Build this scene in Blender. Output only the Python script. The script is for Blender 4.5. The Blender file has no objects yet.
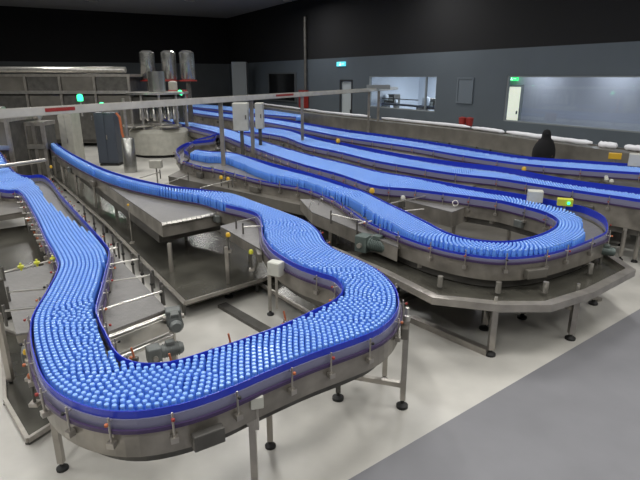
import bpy, math, random
import numpy as np
from mathutils import Vector, Matrix
random.seed(7)
SC = bpy.context.scene
COL = SC.collection

# ---------------------------------------------------------------- camera, world, exposure
CAM_H = 3.2
PITCH = math.radians(17.4)
F = 522.0
cam = bpy.data.cameras.new('camera'); cam.sensor_width = 36; cam.lens = F / 640 * 36
cam.clip_end = 300
co = bpy.data.objects.new('camera', cam); COL.objects.link(co)
co.location = (0, 0, CAM_H); co.rotation_euler = (math.pi / 2 - PITCH, 0, 0)
SC.camera = co
SC.view_settings.view_transform = 'Standard'; SC.view_settings.look = 'None'
SC.view_settings.exposure = 0.0; SC.view_settings.gamma = 1.0
SC.view_settings.use_curve_mapping = False
w = bpy.data.worlds.new('world'); SC.world = w; w.use_nodes = True
w.node_tree.nodes['Background'].inputs[0].default_value = (0.6, 0.7, 0.9, 1)
w.node_tree.nodes['Background'].inputs[1].default_value = 0.15
LAMP_POWER = 185.0          # each hanging lamp
ROOM_POWER = 60.0           # each lamp in the rooms behind the windows

# ---------------------------------------------------------------- geometry of the picture
CP, SP = math.cos(PITCH), math.sin(PITCH)
def ray(px, py):
    dx = (px - 320) / F; dy = (240 - py) / F
    return np.array([dx, CP + SP * dy, -SP + CP * dy])
def P(px, py, z):
    """the point at height z that stands at pixel (px, py)"""
    r = ray(px, py); t = (z - CAM_H) / r[2]
    return np.array([r[0] * t, r[1] * t, z])
def PY(px, py, Y):
    r = ray(px, py); t = Y / r[1]
    return np.array([r[0] * t, Y, CAM_H + r[2] * t])

# ---------------------------------------------------------------- materials
M = {}
def mat(name, col, rough=.5, metal=0., noise=0., nscale=6., emis=None, estr=0., trans=0., bump=0., spec=.5, stretch=None):
    m = bpy.data.materials.new(name); m.use_nodes = True
    nt = m.node_tree; b = nt.nodes['Principled BSDF']
    b.inputs['Base Color'].default_value = (*col, 1); b.inputs['Roughness'].default_value = rough
    b.inputs['Metallic'].default_value = metal; b.inputs['Specular IOR Level'].default_value = spec
    b.inputs['Transmission Weight'].default_value = trans
    if emis: b.inputs['Emission Color'].default_value = (*emis, 1); b.inputs['Emission Strength'].default_value = estr
    if noise or bump:
        tc = nt.nodes.new('ShaderNodeTexCoord'); n = nt.nodes.new('ShaderNodeTexNoise')
        n.inputs['Scale'].default_value = nscale; n.inputs['Detail'].default_value = 6
        src = tc.outputs['Object']
        if stretch:
            mp = nt.nodes.new('ShaderNodeMapping'); mp.inputs['Scale'].default_value = stretch
            nt.links.new(src, mp.inputs['Vector']); src = mp.outputs['Vector']
        nt.links.new(src, n.inputs['Vector'])
        if noise:
            r = nt.nodes.new('ShaderNodeValToRGB')
            r.color_ramp.elements[0].position = .3; r.color_ramp.elements[1].position = .7
            r.color_ramp.elements[0].color = (*[max(0, c * (1 - noise)) for c in col], 1)
            r.color_ramp.elements[1].color = (*[min(1, c * (1 + noise)) for c in col], 1)
            nt.links.new(n.outputs['Fac'], r.inputs['Fac']); nt.links.new(r.outputs['Color'], b.inputs['Base Color'])
        if bump:
            bp = nt.nodes.new('ShaderNodeBump'); bp.inputs['Strength'].default_value = bump; bp.inputs['Distance'].default_value = .02
            nt.links.new(n.outputs['Fac'], bp.inputs['Height']); nt.links.new(bp.outputs['Normal'], b.inputs['Normal'])
    M[name] = m
    return m
mat('floor_white', (.53, .515, .475), .32, noise=.22, nscale=.9, spec=.5)
mat('floor_grey', (.20, .20, .215), .5, noise=.06, nscale=2)
mat('steel', (.40, .375, .34), .33, .7, noise=.2, nscale=5)
mat('clear_strip', (.20, .20, .30), .25)
mat('steel_plate', (.27, .25, .22), .34, .5, noise=.35, nscale=3)
mat('steel_light', (.62, .60, .56), .28, .85, noise=.12, nscale=8)
mat('steel_dark', (.12, .115, .105), .5, .5, noise=.25, nscale=4)
mat('tray_steel', (.10, .096, .08), .25, .4, noise=.35, nscale=1.6)
mat('sheet', (.19, .178, .155), .4, .4, noise=.2, nscale=2)
mat('belt_grey', (.20, .195, .19), .5, .2, noise=.12, nscale=9)
mat('blue_guard', (.015, .035, .48), .3, 0, spec=.6)
mat('purple_rail', (.05, .03, .09), .4)
mat('rubber', (.012, .012, .012), .6)
mat('yellow', (.62, .38, .03), .4)
mat('lime', (.55, .55, .05), .4)
mat('red', (.28, .025, .02), .45)
mat('orange', (.45, .13, .05), .5)
mat('box_white', (.52, .52, .47), .45, noise=.05)
mat('box_beige', (.40, .39, .34), .5, noise=.1)
mat('cabinet_navy', (.055, .065, .085), .45)
mat('motor_grey', (.13, .14, .135), .45, .3, noise=.2, nscale=9)
mat('motor_green', (.10, .13, .12), .45, .2, noise=.2, nscale=9)
mat('wall_grey', (.082, .100, .118), .75, noise=.06, nscale=.5)
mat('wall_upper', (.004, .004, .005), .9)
mat('wall_far', (.07, .078, .085), .8, noise=.1, nscale=.5)
mat('column_grey', (.22, .24, .25), .7)
mat('ceiling', (.25, .25, .26), .9)
mat('room_wall', (.40, .41, .46), .8)
mat('room_white', (.62, .66, .72), .8)
mat('door_glow', (.80, .78, .62), .5, emis=(.9, .88, .70), estr=.8)  # emission added to brighten the door, standing in for light from beyond
mat('blind_grey', (.125, .15, .175), .5)
mat('door_grey', (.42, .46, .48), .5)
mat('frame_dark', (.02, .022, .025), .5)
mat('black_glass', (.004, .004, .005), .15)
mat('wrap', (.80, .80, .84), .35, bump=.5, nscale=8)
mat('cloth_black', (.004, .004, .005), .95)
mat('skin', (.35, .2, .14), .6)
mat('cap_blue', (.25, .47, .97), .22, spec=.9)
mat('sign_green', (.02, .4, .1), .5, emis=(.05, 1, .25), estr=1.3)
mat('sign_teal', (.1, .5, .6), .5, emis=(.12, .75, .9), estr=1.0)
mat('sign_white', (.8, .9, .9), .5, emis=(.8, 1, .95), estr=1.2)
mat('lamp_green', (.02, .5, .2), .4, emis=(.04, 1, .35), estr=2.5)
mat('lamp_white', (1, 1, 1), .4, emis=(1, 1, 1), estr=6)
mat('steel_bright', (.55, .53, .48), .35, .25, noise=.12, nscale=4)
mat('tank', (.40, .40, .38), .22, .85, noise=.1)
# clear bottle wall with a blue cast
m = mat('bottle_body', (.15, .36, .93), .25, trans=.0, spec=.7)
b_ = m.node_tree.nodes['Principled BSDF']; b_.inputs['Transmission Weight'].default_value = .2; b_.inputs['IOR'].default_value = 1.15
# floor shading with wiped streaks
# window glass
m = bpy.data.materials.new('glass'); m.use_nodes = True; nt = m.node_tree; nt.nodes.clear()
o_ = nt.nodes.new('ShaderNodeOutputMaterial'); mx = nt.nodes.new('ShaderNodeMixShader')
tr = nt.nodes.new('ShaderNodeBsdfTransparent'); gl = nt.nodes.new('ShaderNodeBsdfGlossy'); gl.inputs['Roughness'].default_value = .03
tr.inputs['Color'].default_value = (.9, .93, .95, 1); mx.inputs[0].default_value = .05
nt.links.new(tr.outputs[0], mx.inputs[1]); nt.links.new(gl.outputs[0], mx.inputs[2]); nt.links.new(mx.outputs[0], o_.inputs[0])
M['glass'] = m
# slatted chain belt: fine cross lines
def belt_material():
    m = mat('belt_chain', (.19, .185, .18), .45, .25)
    nt = m.node_tree; b = nt.nodes['Principled BSDF']
    tc = nt.nodes.new('ShaderNodeTexCoord'); br = nt.nodes.new('ShaderNodeTexBrick')
    br.inputs['Scale'].default_value = 9; br.inputs['Mortar Size'].default_value = .01
    br.inputs['Color1'].default_value = (.22, .212, .205, 1); br.inputs['Color2'].default_value = (.19, .184, .178, 1); br.inputs['Mortar'].default_value = (.12, .12, .12, 1)
    nt.links.new(tc.outputs['Object'], br.inputs['Vector']); nt.links.new(br.outputs['Color'], b.inputs['Base Color'])
belt_material()

# ---------------------------------------------------------------- mesh helpers
class MB:
    def __init__(s): s.v = []; s.f = []; s.m = []; s.sm = []
    def add(s, vs, fs, mi=0, smooth=False):
        k = len(s.v); s.v += [tuple(map(float, p)) for p in vs]
        s.f += [tuple(i + k for i in f) for f in fs]; s.m += [mi] * len(fs); s.sm += [smooth] * len(fs)
        return s
    def box(s, c, size, rz=0, mi=0, mat4=None):
        x, y, z = [q / 2 for q in size]; ca, sa = math.cos(rz), math.sin(rz); vs = []
        for dz in (-z, z):
            for dx, dy in ((-x, -y), (x, -y), (x, y), (-x, y)):
                vs.append((c[0] + dx * ca - dy * sa, c[1] + dx * sa + dy * ca, c[2] + dz))
        return s.add(vs, [(0, 3, 2, 1), (4, 5, 6, 7), (0, 1, 5, 4), (1, 2, 6, 5), (2, 3, 7, 6), (3, 0, 4, 7)], mi)
    def prism(s, pts, z0, z1, mi=0):
        n = len(pts); a = sum(pts[i][0] * pts[(i + 1) % n][1] - pts[(i + 1) % n][0] * pts[i][1] for i in range(n))
        if a < 0: pts = pts[::-1]
        vs = [(p[0], p[1], z0) for p in pts] + [(p[0], p[1], z1) for p in pts]
        fs = [tuple(range(n))[::-1], tuple(range(n, 2 * n))] + [(i, (i + 1) % n, n + (i + 1) % n, n + i) for i in range(n)]
        return s.add(vs, fs, mi)
    def tube(s, pts, r, n=8, mi=0, caps=True):
        pts = [Vector(p) for p in pts]; vs = []; fs = []; up = Vector((0, 0, 1)); N = len(pts)
        for i, p in enumerate(pts):
            d = (pts[min(i + 1, N - 1)] - pts[max(i - 1, 0)]).normalized()
            a = d.cross(up if abs(d.z) < .95 else Vector((1, 0, 0))).normalized(); b = a.cross(d)
            rr = r[i] if isinstance(r, (list, tuple)) else r
            vs += [p + (a * math.cos(2 * math.pi * k / n) + b * math.sin(2 * math.pi * k / n)) * rr for k in range(n)]
        for i in range(N - 1):
            fs += [(i * n + k, i * n + (k + 1) % n, (i + 1) * n + (k + 1) % n, (i + 1) * n + k) for k in range(n)]
        if caps: fs += [tuple(range(n))[::-1], tuple(range((N - 1) * n, N * n))]
        return s.add(vs, fs, mi, True)
    def lathe(s, prof, c=(0, 0, 0), n=16, mi=0):
        return s.tube([(c[0], c[1], c[2] + z) for r, z in prof], [r for r, z in prof], n, mi) if False else s._lathe(prof, c, n, mi)
    def _lathe(s, prof, c, n, mi):
        vs = [(c[0] + r * math.cos(2 * math.pi * k / n), c[1] + r * math.sin(2 * math.pi * k / n), c[2] + z) for r, z in prof for k in range(n)]
        fs = [(i * n + k, i * n + (k + 1) % n, (i + 1) * n + (k + 1) % n, (i + 1) * n + k) for i in range(len(prof) - 1) for k in range(n)]
        fs += [tuple(range(n))[::-1], tuple(range((len(prof) - 1) * n, len(prof) * n))]
        return s.add(vs, fs, mi, True)
    def sweep(s, path, o0, o1, z0, z1, mi=0):
        """rectangular bar along a flat path; o = sideways offsets to the left of travel"""
        p = np.asarray(path)[:, :2]; t = np.gradient(p, axis=0); t /= np.linalg.norm(t, axis=1)[:, None] + 1e-9
        n = np.stack([-t[:, 1], t[:, 0]], 1); vs = []; fs = []
        Z0 = np.broadcast_to(z0, len(p)); Z1 = np.broadcast_to(z1, len(p))
        for q, m_, za, zb in zip(p, n, Z0, Z1):
            a = q + m_ * o0; b = q + m_ * o1
            vs += [(a[0], a[1], za), (b[0], b[1], za), (b[0], b[1], zb), (a[0], a[1], zb)]
        for i in range(len(p) - 1):
            for k in range(4): fs.append((i * 4 + k, i * 4 + (k + 1) % 4, i * 4 + 4 + (k + 1) % 4, i * 4 + 4 + k))
        e = (len(p) - 1) * 4; fs += [(3, 2, 1, 0), (e, e + 1, e + 2, e + 3)]
        if o1 > o0: fs = [f[::-1] for f in fs]
        return s.add(vs, fs, mi)
    def build(s, name, mats, parent=None, bevel=0):
        me = bpy.data.meshes.new(name); me.from_pydata(s.v, [], s.f)
        for q in (mats if isinstance(mats, (list, tuple)) else [mats]): me.materials.append(M[q])
        me.polygons.foreach_set('material_index', s.m); me.polygons.foreach_set('use_smooth', s.sm); me.update()
        if any(s.sm): me.set_sharp_from_angle(angle=.7)
        o = bpy.data.objects.new(name, me); COL.objects.link(o)
        if parent is not None:
            o.parent = parent; o.matrix_parent_inverse = Matrix.Translation(-Vector(parent.location)) if parent.type == 'EMPTY' else Matrix.Identity(4)
        if bevel:
            bv = o.modifiers.new('bevel', 'BEVEL'); bv.width = bevel; bv.segments = 2; bv.limit_method = 'ANGLE'
        return o
def tag(o, label, cat, group=None, kind=None):
    o['label'] = label; o['category'] = cat
    if group: o['group'] = group
    if kind: o['kind'] = kind
    return o
def empty(name, loc, label, cat, group=None):
    o = bpy.data.objects.new(name, None); COL.objects.link(o); o.location = loc
    o.empty_display_size = .1
    return tag(o, label, cat, group)
def struct(o): o['kind'] = 'structure'; return o
def bar(a, b, w_=.05, h=.05, mb=None, mi=0):
    """square bar between two points"""
    mb = mb or MB(); a = Vector(a); b = Vector(b); d = (b - a).normalized()
    s_ = d.cross(Vector((0, 0, 1)) if abs(d.z) < .95 else Vector((1, 0, 0))).normalized() * w_ / 2; u = s_.cross(d).normalized() * h / 2
    vs = [p + s_ * i + u * j for p in (a, b) for i, j in ((-1, -1), (1, -1), (1, 1), (-1, 1))]
    return mb.add(vs, [(0, 1, 2, 3), (7, 6, 5, 4), (0, 4, 5, 1), (1, 5, 6, 2), (2, 6, 7, 3), (3, 7, 4, 0)], mi)
def catmull(p, step):
    p = np.asarray(p, float); q = np.vstack([2 * p[0] - p[1], p, 2 * p[-1] - p[-2]]); out = []
    for i in range(1, len(q) - 2):
        a, b, c, d = q[i - 1], q[i], q[i + 1], q[i + 2]
        n = max(2, int(max(np.linalg.norm((c - b)[:2]), np.linalg.norm((c - b)[2:4])) / step))
        for k in range(n):
            t = k / n
            out.append(.5 * (2 * b + (c - a) * t + (2 * a - 5 * b + 4 * c - d) * t * t + (3 * b - a - 3 * c + d) * t ** 3))
    out.append(p[-1]); return np.array(out)

# ---------------------------------------------------------------- room shell
WQ = np.array([7.9, 22.6]); WU = np.array([-.499, .8666]); WN = np.array([.8666, .499])   # long wall: point, direction, away from the hall
def wall_st(px, py, t=0.):
    """(distance along the long wall, height) of the wall point seen at a pixel"""
    r = ray(px, py); q0 = WQ + WN * t; k = q0.dot(WN) / (r[:2].dot(WN))
    return (r[:2] * k - WQ).dot(WU), CAM_H + r[2] * k
def WP(s_, t, z):
    q = WQ + WU * s_ + WN * t; return (q[0], q[1], z)
WROT = math.atan2(WU[1], WU[0])
def wbox(mb, s0, s1, t0, t1, z0, z1, mi=0):
    return mb.box(WP((s0 + s1) / 2, (t0 + t1) / 2, (z0 + z1) / 2), (abs(s1 - s0), abs(t1 - t0), abs(z1 - z0)), WROT, mi)
sEnd = wall_st(230, 90)[0]; sNear = -24.0
SEAM = 4.3; CEIL = 8.2
corner = WQ + WU * sEnd
struct(MB().prism([(-34, -8), (22, -8), WP(sNear, 0, 0)[:2], WP(sEnd, 0, 0)[:2], (corner[0] - 30, corner[1] - 17.3)], -.2, 0).build('floor', 'floor_white'))
w1a, w1z1 = wall_st(369, 76); w1b, _ = wall_st(437, 76); w1z0 = wall_st(437, 112.5)[1]
w2a = wall_st(505, 100)[0]; w2b = w2a - 11; w2z0 = wall_st(504, 121)[1]; w2z1 = CAM_H
da, _ = wall_st(341, 90); db, _ = wall_st(351.5, 90); dz1 = wall_st(346, 81)[1]
ZT = 3.22
mb = MB()
for (a, b, z0, z1) in ((sEnd, da, 0, SEAM), (da, db, dz1, SEAM), (db, w1a, 0, SEAM), (w1a, w1b, 0, w1z0), (w1a, w1b, ZT, SEAM),
                       (w1b, w2a, 0, SEAM), (w2a, w2b, 0, w2z0), (w2a, w2b, ZT, SEAM), (w2b, sNear, 0, SEAM)):
    wbox(mb, a, b, 0, .2, z0, z1)
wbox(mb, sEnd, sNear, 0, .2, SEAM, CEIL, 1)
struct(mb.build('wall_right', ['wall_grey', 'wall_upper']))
# door in the long wall
mb = MB(); wbox(mb, da, db, .08, .14, 0, dz1 - .05)
d1 = struct(mb.build('door_1', 'door_grey'))
mb = MB(); wbox(mb, da + .12, da, -.03, .2, 0, dz1 + .08); wbox(mb, db, db - .1, -.03, .2, 0, dz1 + .08); wbox(mb, da, db, -.03, .2, dz1 - .02, dz1 + .08)
mb.build('door_frame', 'frame_dark', d1)
mb = MB(); wbox(mb, db + .18, db + .1, .02, .08, 1.0, 1.25); mb.build('door_handle', 'frame_dark', d1)
def glazing(n, a, b, z0, z1, mull):
    mb = MB(); g = .05
    wbox(mb, a, b, .02, .14, z0, z0 + g); wbox(mb, a, b, .02, .14, z1 - g, z1)
    for q in [a - g / 2, b + g / 2] + mull: wbox(mb, q - g / 2, q + g / 2, .02, .14, z0, z1)
    f = struct(mb.build('window_%d' % n, 'column_grey'))
    mb = MB(); wbox(mb, a, b, .09, .1, z0 + g, z1 - g); mb.build('pane', 'glass', f)
glazing(1, w1a, w1b, w1z0, ZT, [wall_st(425, 90)[0]])
glazing(2, w2a, w2b, w2z0, ZT, [])
def room(n, a, b, depth, zc, m_):
    mb = MB(); wbox(mb, a, b, .2, depth, -.01, .02, 1); wbox(mb, a, b, .2, depth, zc, zc + .1, 1)
    wbox(mb, a + .1, a, .2, depth, 0, zc); wbox(mb, b, b - .1, .2, depth, 0, zc); wbox(mb, a + .1, b - .1, depth, depth + .1, 0, zc)
    struct(mb.build('wall_room_%d' % n, [m_, 'room_white']))
room(1, w1a + 1.5, w1b - 1.5, 5.0, 3.9, 'room_white')
DR = 2.6
room(2, wall_st(503.5, 86.5, DR)[0] + .25, w2b - .5, DR, 3.9, 'room_wall')
def room_lamp(s_, t, z, pw, lab):
    e = empty('ceiling_panel', WP(s_, t, z), lab, 'lamp', 'ceiling panels in the glazed rooms')
    mb = MB(); wbox(mb, s_ + .6, s_ - .6, t - .15, t + .15, z, z + .06); mb.build('housing', 'lamp_white', e)
    l = bpy.data.lights.new('tube_light', 'AREA'); l.energy = pw; l.shape = 'RECTANGLE'; l.size = 1.1; l.size_y = .28; l.color = (.9, .95, 1)
    lo = bpy.data.objects.new('tube_light', l); COL.objects.link(lo); lo.parent = e; lo.location = (0, 0, -.02); lo.rotation_euler = (0, 0, WROT)
room_lamp((w1a + w1b) / 2 + .9, 3.0, 3.8, ROOM_POWER * 2.0, 'white ceiling panel lighting the room behind the smaller window, farther one')
room_lamp((w1a + w1b) / 2 - .9, 3.0, 3.8, ROOM_POWER * 2.0, 'white ceiling panel lighting the room behind the smaller window, nearer one')
for i, k in enumerate((-.2, 3.2, 7.0)):
    room_lamp(w2a - k, 1.7, 3.8, ROOM_POWER * .55, ['white ceiling panel by the exit door in the long glazed room', 'white ceiling panel in the middle of the long glazed room', 'white ceiling panel at the near end of the long glazed room'][i])
s4a, z4t = wall_st(459, 77.5); s4b, _ = wall_st(474, 77.5); z4b = wall_st(474, 104)[1]
mb = MB()
for q_ in (s4a, s4b): wbox(mb, q_ + .04, q_ - .04, -.06, 0, z4b, z4t)
wbox(mb, s4a, s4b, -.06, 0, z4t - .06, z4t); wbox(mb, s4a, s4b, -.06, 0, z4b, z4b + .06)
f4 = struct(mb.build('window_4', 'blind_grey')); mb = MB(); wbox(mb, s4a - .04, s4b + .04, -.03, -.01, z4b + .06, z4t - .06); mb.build('blind', 'blind_grey', f4)
# door with added glow, and exit sign, inside the second room, on its back wall
def at_depth(px, py, t): return wall_st(px, py, t)
a_, zt = at_depth(502.5, 86.5, DR); b2, _ = at_depth(523, 86.5, DR)
mb = MB(); wbox(mb, a_, b2, DR - .08, DR - .01, 0, zt); d2 = struct(mb.build('door_2', 'door_glow'))
mb = MB(); wbox(mb, b2, b2 - .08, DR - .12, DR - .01, 0, zt + .08); wbox(mb, a_ + .08, a_, DR - .12, DR - .01, 0, zt + .08); wbox(mb, a_, b2, DR - .12, DR - .01, zt, zt + .08); mb.build('door_frame', 'column_grey', d2)
mb = MB(); wbox(mb, b2 + .16, b2 + .1, DR - .12, DR - .08, 1.5, 1.65); mb.build('door_handle', 'frame_dark', d2)
def exit_sign(s_, t, z, w_, h, m1, lab):
    e = empty('exit_sign', WP(s_, t, z), lab, 'sign')
    mb = MB(); wbox(mb, s_ + w_ / 2, s_ - w_ / 2, t, t + .08, z - h / 2, z + h / 2); mb.build('sign_panel', m1, e)
    mb = MB()   # running figure and arrow
    wbox(mb, s_ + w_ * .1, s_ + w_ * .02, t - .006, t, z - h * .1, z + h * .2); wbox(mb, s_ + w_ * .1, s_ + w_ * .03, t - .006, t, z + h * .24, z + h * .38)
    wbox(mb, s_ + w_ * .2, s_ + w_ * .08, t - .006, t, z - h * .36, z - h * .1); wbox(mb, s_ + w_ * .04, s_ - w_ * .06, t - .006, t, z - h * .36, z - h * .1)
    wbox(mb, s_ - w_ * .12, s_ - w_ * .38, t - .006, t, z - h * .06, z + h * .06)
    mb.build('pictogram', 'sign_white', e)
q, z_ = at_depth(513.5, 78, DR - .12); exit_sign(q, DR - .2, z_ - .03, .6, .2, 'sign_green', 'small green glowing exit sign above the lit door in the long glazed room')
q, z_ = wall_st(342, 64); exit_sign(q, -.1, z_, .95, .26, 'sign_teal', 'teal glowing exit sign high on the grey wall above the door')
# equipment seen through window 1
def equip(px, py, wpx, hpx, m_, name, lab, cat):
    s_, z = at_depth(px, py, 2.0); s1, _ = at_depth(px + wpx, py, 2.0); z1 = at_depth(px, py + hpx, 2.0)[1]
    e = empty(name, WP((s_ + s1) / 2, 2.2, 0), lab, cat)
    mb = MB(); wbox(mb, s_, s1, 2, 2.5, z1, z); mb.build('housing', m_, e, .03)
    mb = MB(); wbox(mb, s_, s_ - .08, 2.05, 2.45, 0, z1); wbox(mb, s1 + .08, s1, 2.05, 2.45, 0, z1); mb.build('stand', 'steel_dark', e)
    mb = MB(); wbox(mb, s_ - .1, s1 + .1, 1.96, 2, z1 + (z - z1) * .3, z1 + (z - z1) * .7); mb.build('panel', 'box_white', e)
equip(384, 94, 10, 9, 'steel_dark', 'lab_machine', 'dark machine with white panel on a stand behind the smaller window', 'machine')
equip(422, 98, 13, 11, 'steel_dark', 'lab_instrument', 'dark framed instrument with white drum behind the smaller window right end', 'machine')
for i, (px, py) in enumerate(((388, 97), (428, 101), (398, 101))):
    s_, z = at_depth(px, py, 1.9); r_ = (.16, .22, .1)[i]
    t_ = tag(MB().lathe([(r_ * .7, -r_), (r_, -r_ * .6), (r_, r_ * .6), (r_ * .7, r_), (.03, r_ + .02)], WP(s_, 1.75, z), 16).build('white_canister', 'room_white'),
        ['white canister on the dark machine behind the smaller window', 'large white canister at right end behind the smaller window', 'small slim white canister in middle of the smaller window'][i], 'canister', 'canisters in the glazed room')
    mb = MB(); bb = WP(s_, 1.75, 0); mb.box((bb[0], bb[1], (z - r_) / 2), (.1, .1, z - r_)); mb.build('stand', 'steel_dark', t_)
# wash of machinery along the window bottom
mb = MB(); s0, z0 = at_depth(384, 107, 1.5); s1, _ = at_depth(420, 110, 1.5)
wbox(mb, s0, s1, 1.3, 1.7, z0 + .15, z0 + .25); wbox(mb, s0, s0 - .1, 1.3, 1.7, 0, z0 + .15); wbox(mb, s1 + .1, s1, 1.3, 1.7, 0, z0 + .15); wbox(mb, s0, s1, 1.3, 1.36, z0 + .5, z0 + .55)
tag(mb.build('work_bench', 'steel_dark'), 'low grey bench with rail inside the room behind the smaller window', 'bench')
# end wall, left wall, wall behind, ceiling
def wall_run(name, a, b, th=.2):
    a = np.array(a, float); b = np.array(b, float); mb = MB(); c = (a + b) / 2; L = np.linalg.norm(b - a); rz = math.atan2(*(b - a)[::-1])
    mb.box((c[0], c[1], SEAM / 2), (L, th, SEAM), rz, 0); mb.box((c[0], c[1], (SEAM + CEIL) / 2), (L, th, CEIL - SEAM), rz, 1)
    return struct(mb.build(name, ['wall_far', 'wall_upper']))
BL = (corner[0] - 30, corner[1] - 17.3)
wall_run('wall_back', corner, BL); wall_run('wall_left', BL, (-34, -8)); wall_run('wall_front', (-34, -8), (22, -8)); 
struct(MB().prism([(-34, -8), (22, -8), WP(sNear, 0, 0)[:2], WP(sEnd, 0, 0)[:2], BL], CEIL, CEIL + .2).build('ceiling', 'ceiling'))
# grey painted walkway on the right
g = [P(640, 309, 0), P(449, 421, 0)]; d = g[1] - g[0]
A0 = g[0] - d * .55; A1 = g[1] + d * 1.0
nrm = np.array([d[1], -d[0], 0]) / np.linalg.norm(d); nrm = -nrm if nrm[0] < 0 else nrm
struct(MB().prism([A0[:2], A1[:2], (A1 + nrm * 4)[:2], (A0 + nrm * 4)[:2]], 0, .004).build('floor_walkway', 'floor_grey'))
# wall column, dark screen opening, pipe
c = PY(240.5, 90, 44); mb = MB(); mb.box((c[0], c[1], SEAM / 2), (1.15, .8, SEAM), 0); struct(mb.build('trim_1', 'column_grey'))
s0, zt = wall_st(270, 74); s1, _ = wall_st(296, 74); zb = wall_st(296, 101)[1]
mb = MB(); wbox(mb, s0, s1, -.1, -.02, zb, zt); sc = struct(mb.build('window_3', 'black_glass'))
mb = MB(); wbox(mb, s0 + .12, s0, -.14, -.02, zb - .1, zt + .1); wbox(mb, s1, s1 - .12, -.14, -.02, zb - .1, zt + .1); wbox(mb, s0, s1, -.14, -.02, zt, zt + .1); wbox(mb, s0, s1, -.14, -.02, zb - .1, zb); mb.build('window_frame', 'wall_far', sc)
s0, _ = wall_st(308, 90); mb = MB(); q = WP(s0, -.2, 0); mb.tube([(q[0], q[1], 0), (q[0], q[1], 7)], .1, 10)
tag(mb.build('riser_pipe', 'rubber'), 'dark red fire riser pipe running up the grey wall beside black window', 'pipe').data.materials[0] = M['steel_dark']
def cab(px0, py0, px1, py1, m_, name, lab):
    s0, zt = wall_st(px0, py0); s1, _ = wall_st(px1, py0); zb = wall_st(px1, py1)[1]
    mb = MB(); wbox(mb, s0, s1, -.35, -.05, zb, zt); o = tag(mb.build(name, m_), lab, 'cabinet')
    mb = MB(); wbox(mb, s0 - .08, s1 + .08, -.37, -.35, zb + .1, zt - .1); mb.build('door', m_, o)
    mb = MB(); wbox(mb, s1 + .2, s1 + .12, -.4, -.37, (zb + zt) / 2 - .1, (zb + zt) / 2 + .1); mb.build('handle', 'steel_light', o)
cab(303, 90, 309, 108, 'red', 'hose_cabinet', 'red fire hose cabinet on the grey wall at foot of the pipe')

# ---------------------------------------------------------------- hall lamps (near the ceiling, above the frame)
def hall_lamp(x, y, lab):
    e = empty('hanging_lamp', (x, y, 7.6), lab, 'lamp', 'rows of linear lamps under the hall ceiling')
    MB().box((x, y, 7.66), (.5, 2.4, .1)).build('housing', 'steel_light', e)
    mb = MB(); mb.tube([(x, y - 1, 7.7), (x, y - 1, 8.2)], .01, 6); mb.tube([(x, y + 1, 7.7), (x, y + 1, 8.2)], .01, 6); mb.build('suspension_rod', 'steel', e)
    l = bpy.data.lights.new('lamp_light', 'AREA'); l.energy = LAMP_POWER; l.shape = 'RECTANGLE'; l.size = .45; l.size_y = 2.3; l.color = (1, .985, .95)
    lo = bpy.data.objects.new('lamp_light', l); COL.objects.link(lo); lo.parent = e; lo.location = (0, 0, -.01)
rows = ['left', 'second', 'middle', 'fourth', 'right']
cols = ['nearest', 'near', 'mid hall', 'farther', 'far', 'farthest']
for j, y in enumerate((-2, 4, 10, 17, 25, 34)):
    for i, x in enumerate((-14, -8, -2, 4, 10)):
        q = np.array([x, y]) - WQ
        if q.dot(WN) > -1: continue
        hall_lamp(x, y, 'white linear lamp hanging in the %s row, %s one' % (rows[i], cols[j]))

# ---------------------------------------------------------------- bottles
BD = .0525; BELT = .965; TOP = 1.155
ZS = 1.06
BODY = [(.019, 0), (.0245, .006), (.0252, .05), (.0238, .06), (.0252, .07), (.0252, .115), (.0235, .136), (.0150, .156), (.0140, .165)]
CAPP = [(.0160, .164), (.0168, .166), (.0168, .176), (.0145, .180)]
BODY_LO = [(.020, 0), (.0252, .008), (.0252, .128), (.0150, .163)]
CAP_LO = [(.0168, .163), (.0168, .177), (.0145, .180)]
BODY, CAPP, BODY_LO, CAP_LO = [[(r, z * ZS) for r, z in q] for q in (BODY, CAPP, BODY_LO, CAP_LO)]
BOTTLES = []            # (x, y)
grid = {}
def try_bottle(x, y):
    gx, gy = int(x // BD), int(y // BD)
    for i in (-1, 0, 1):
        for j in (-1, 0, 1):
            for (a, b) in grid.get((gx + i, gy + j), ()):
                if (a - x) ** 2 + (b - y) ** 2 < (BD * .985) ** 2: return False
    grid.setdefault((gx, gy), []).append((x, y)); BOTTLES.append((x, y)); return True
def in_view(x, y, z=1.1, m_=25):
    v = np.array([x, y, z - CAM_H]); d = v[1] * CP - v[2] * SP
    if d < .5: return False
    px = 320 + F * v[0] / d; py = 240 - F * (v[1] * SP + v[2] * CP) / d
    return -m_ < px < 640 + m_ and py < 480 + m_ * 2
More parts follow.
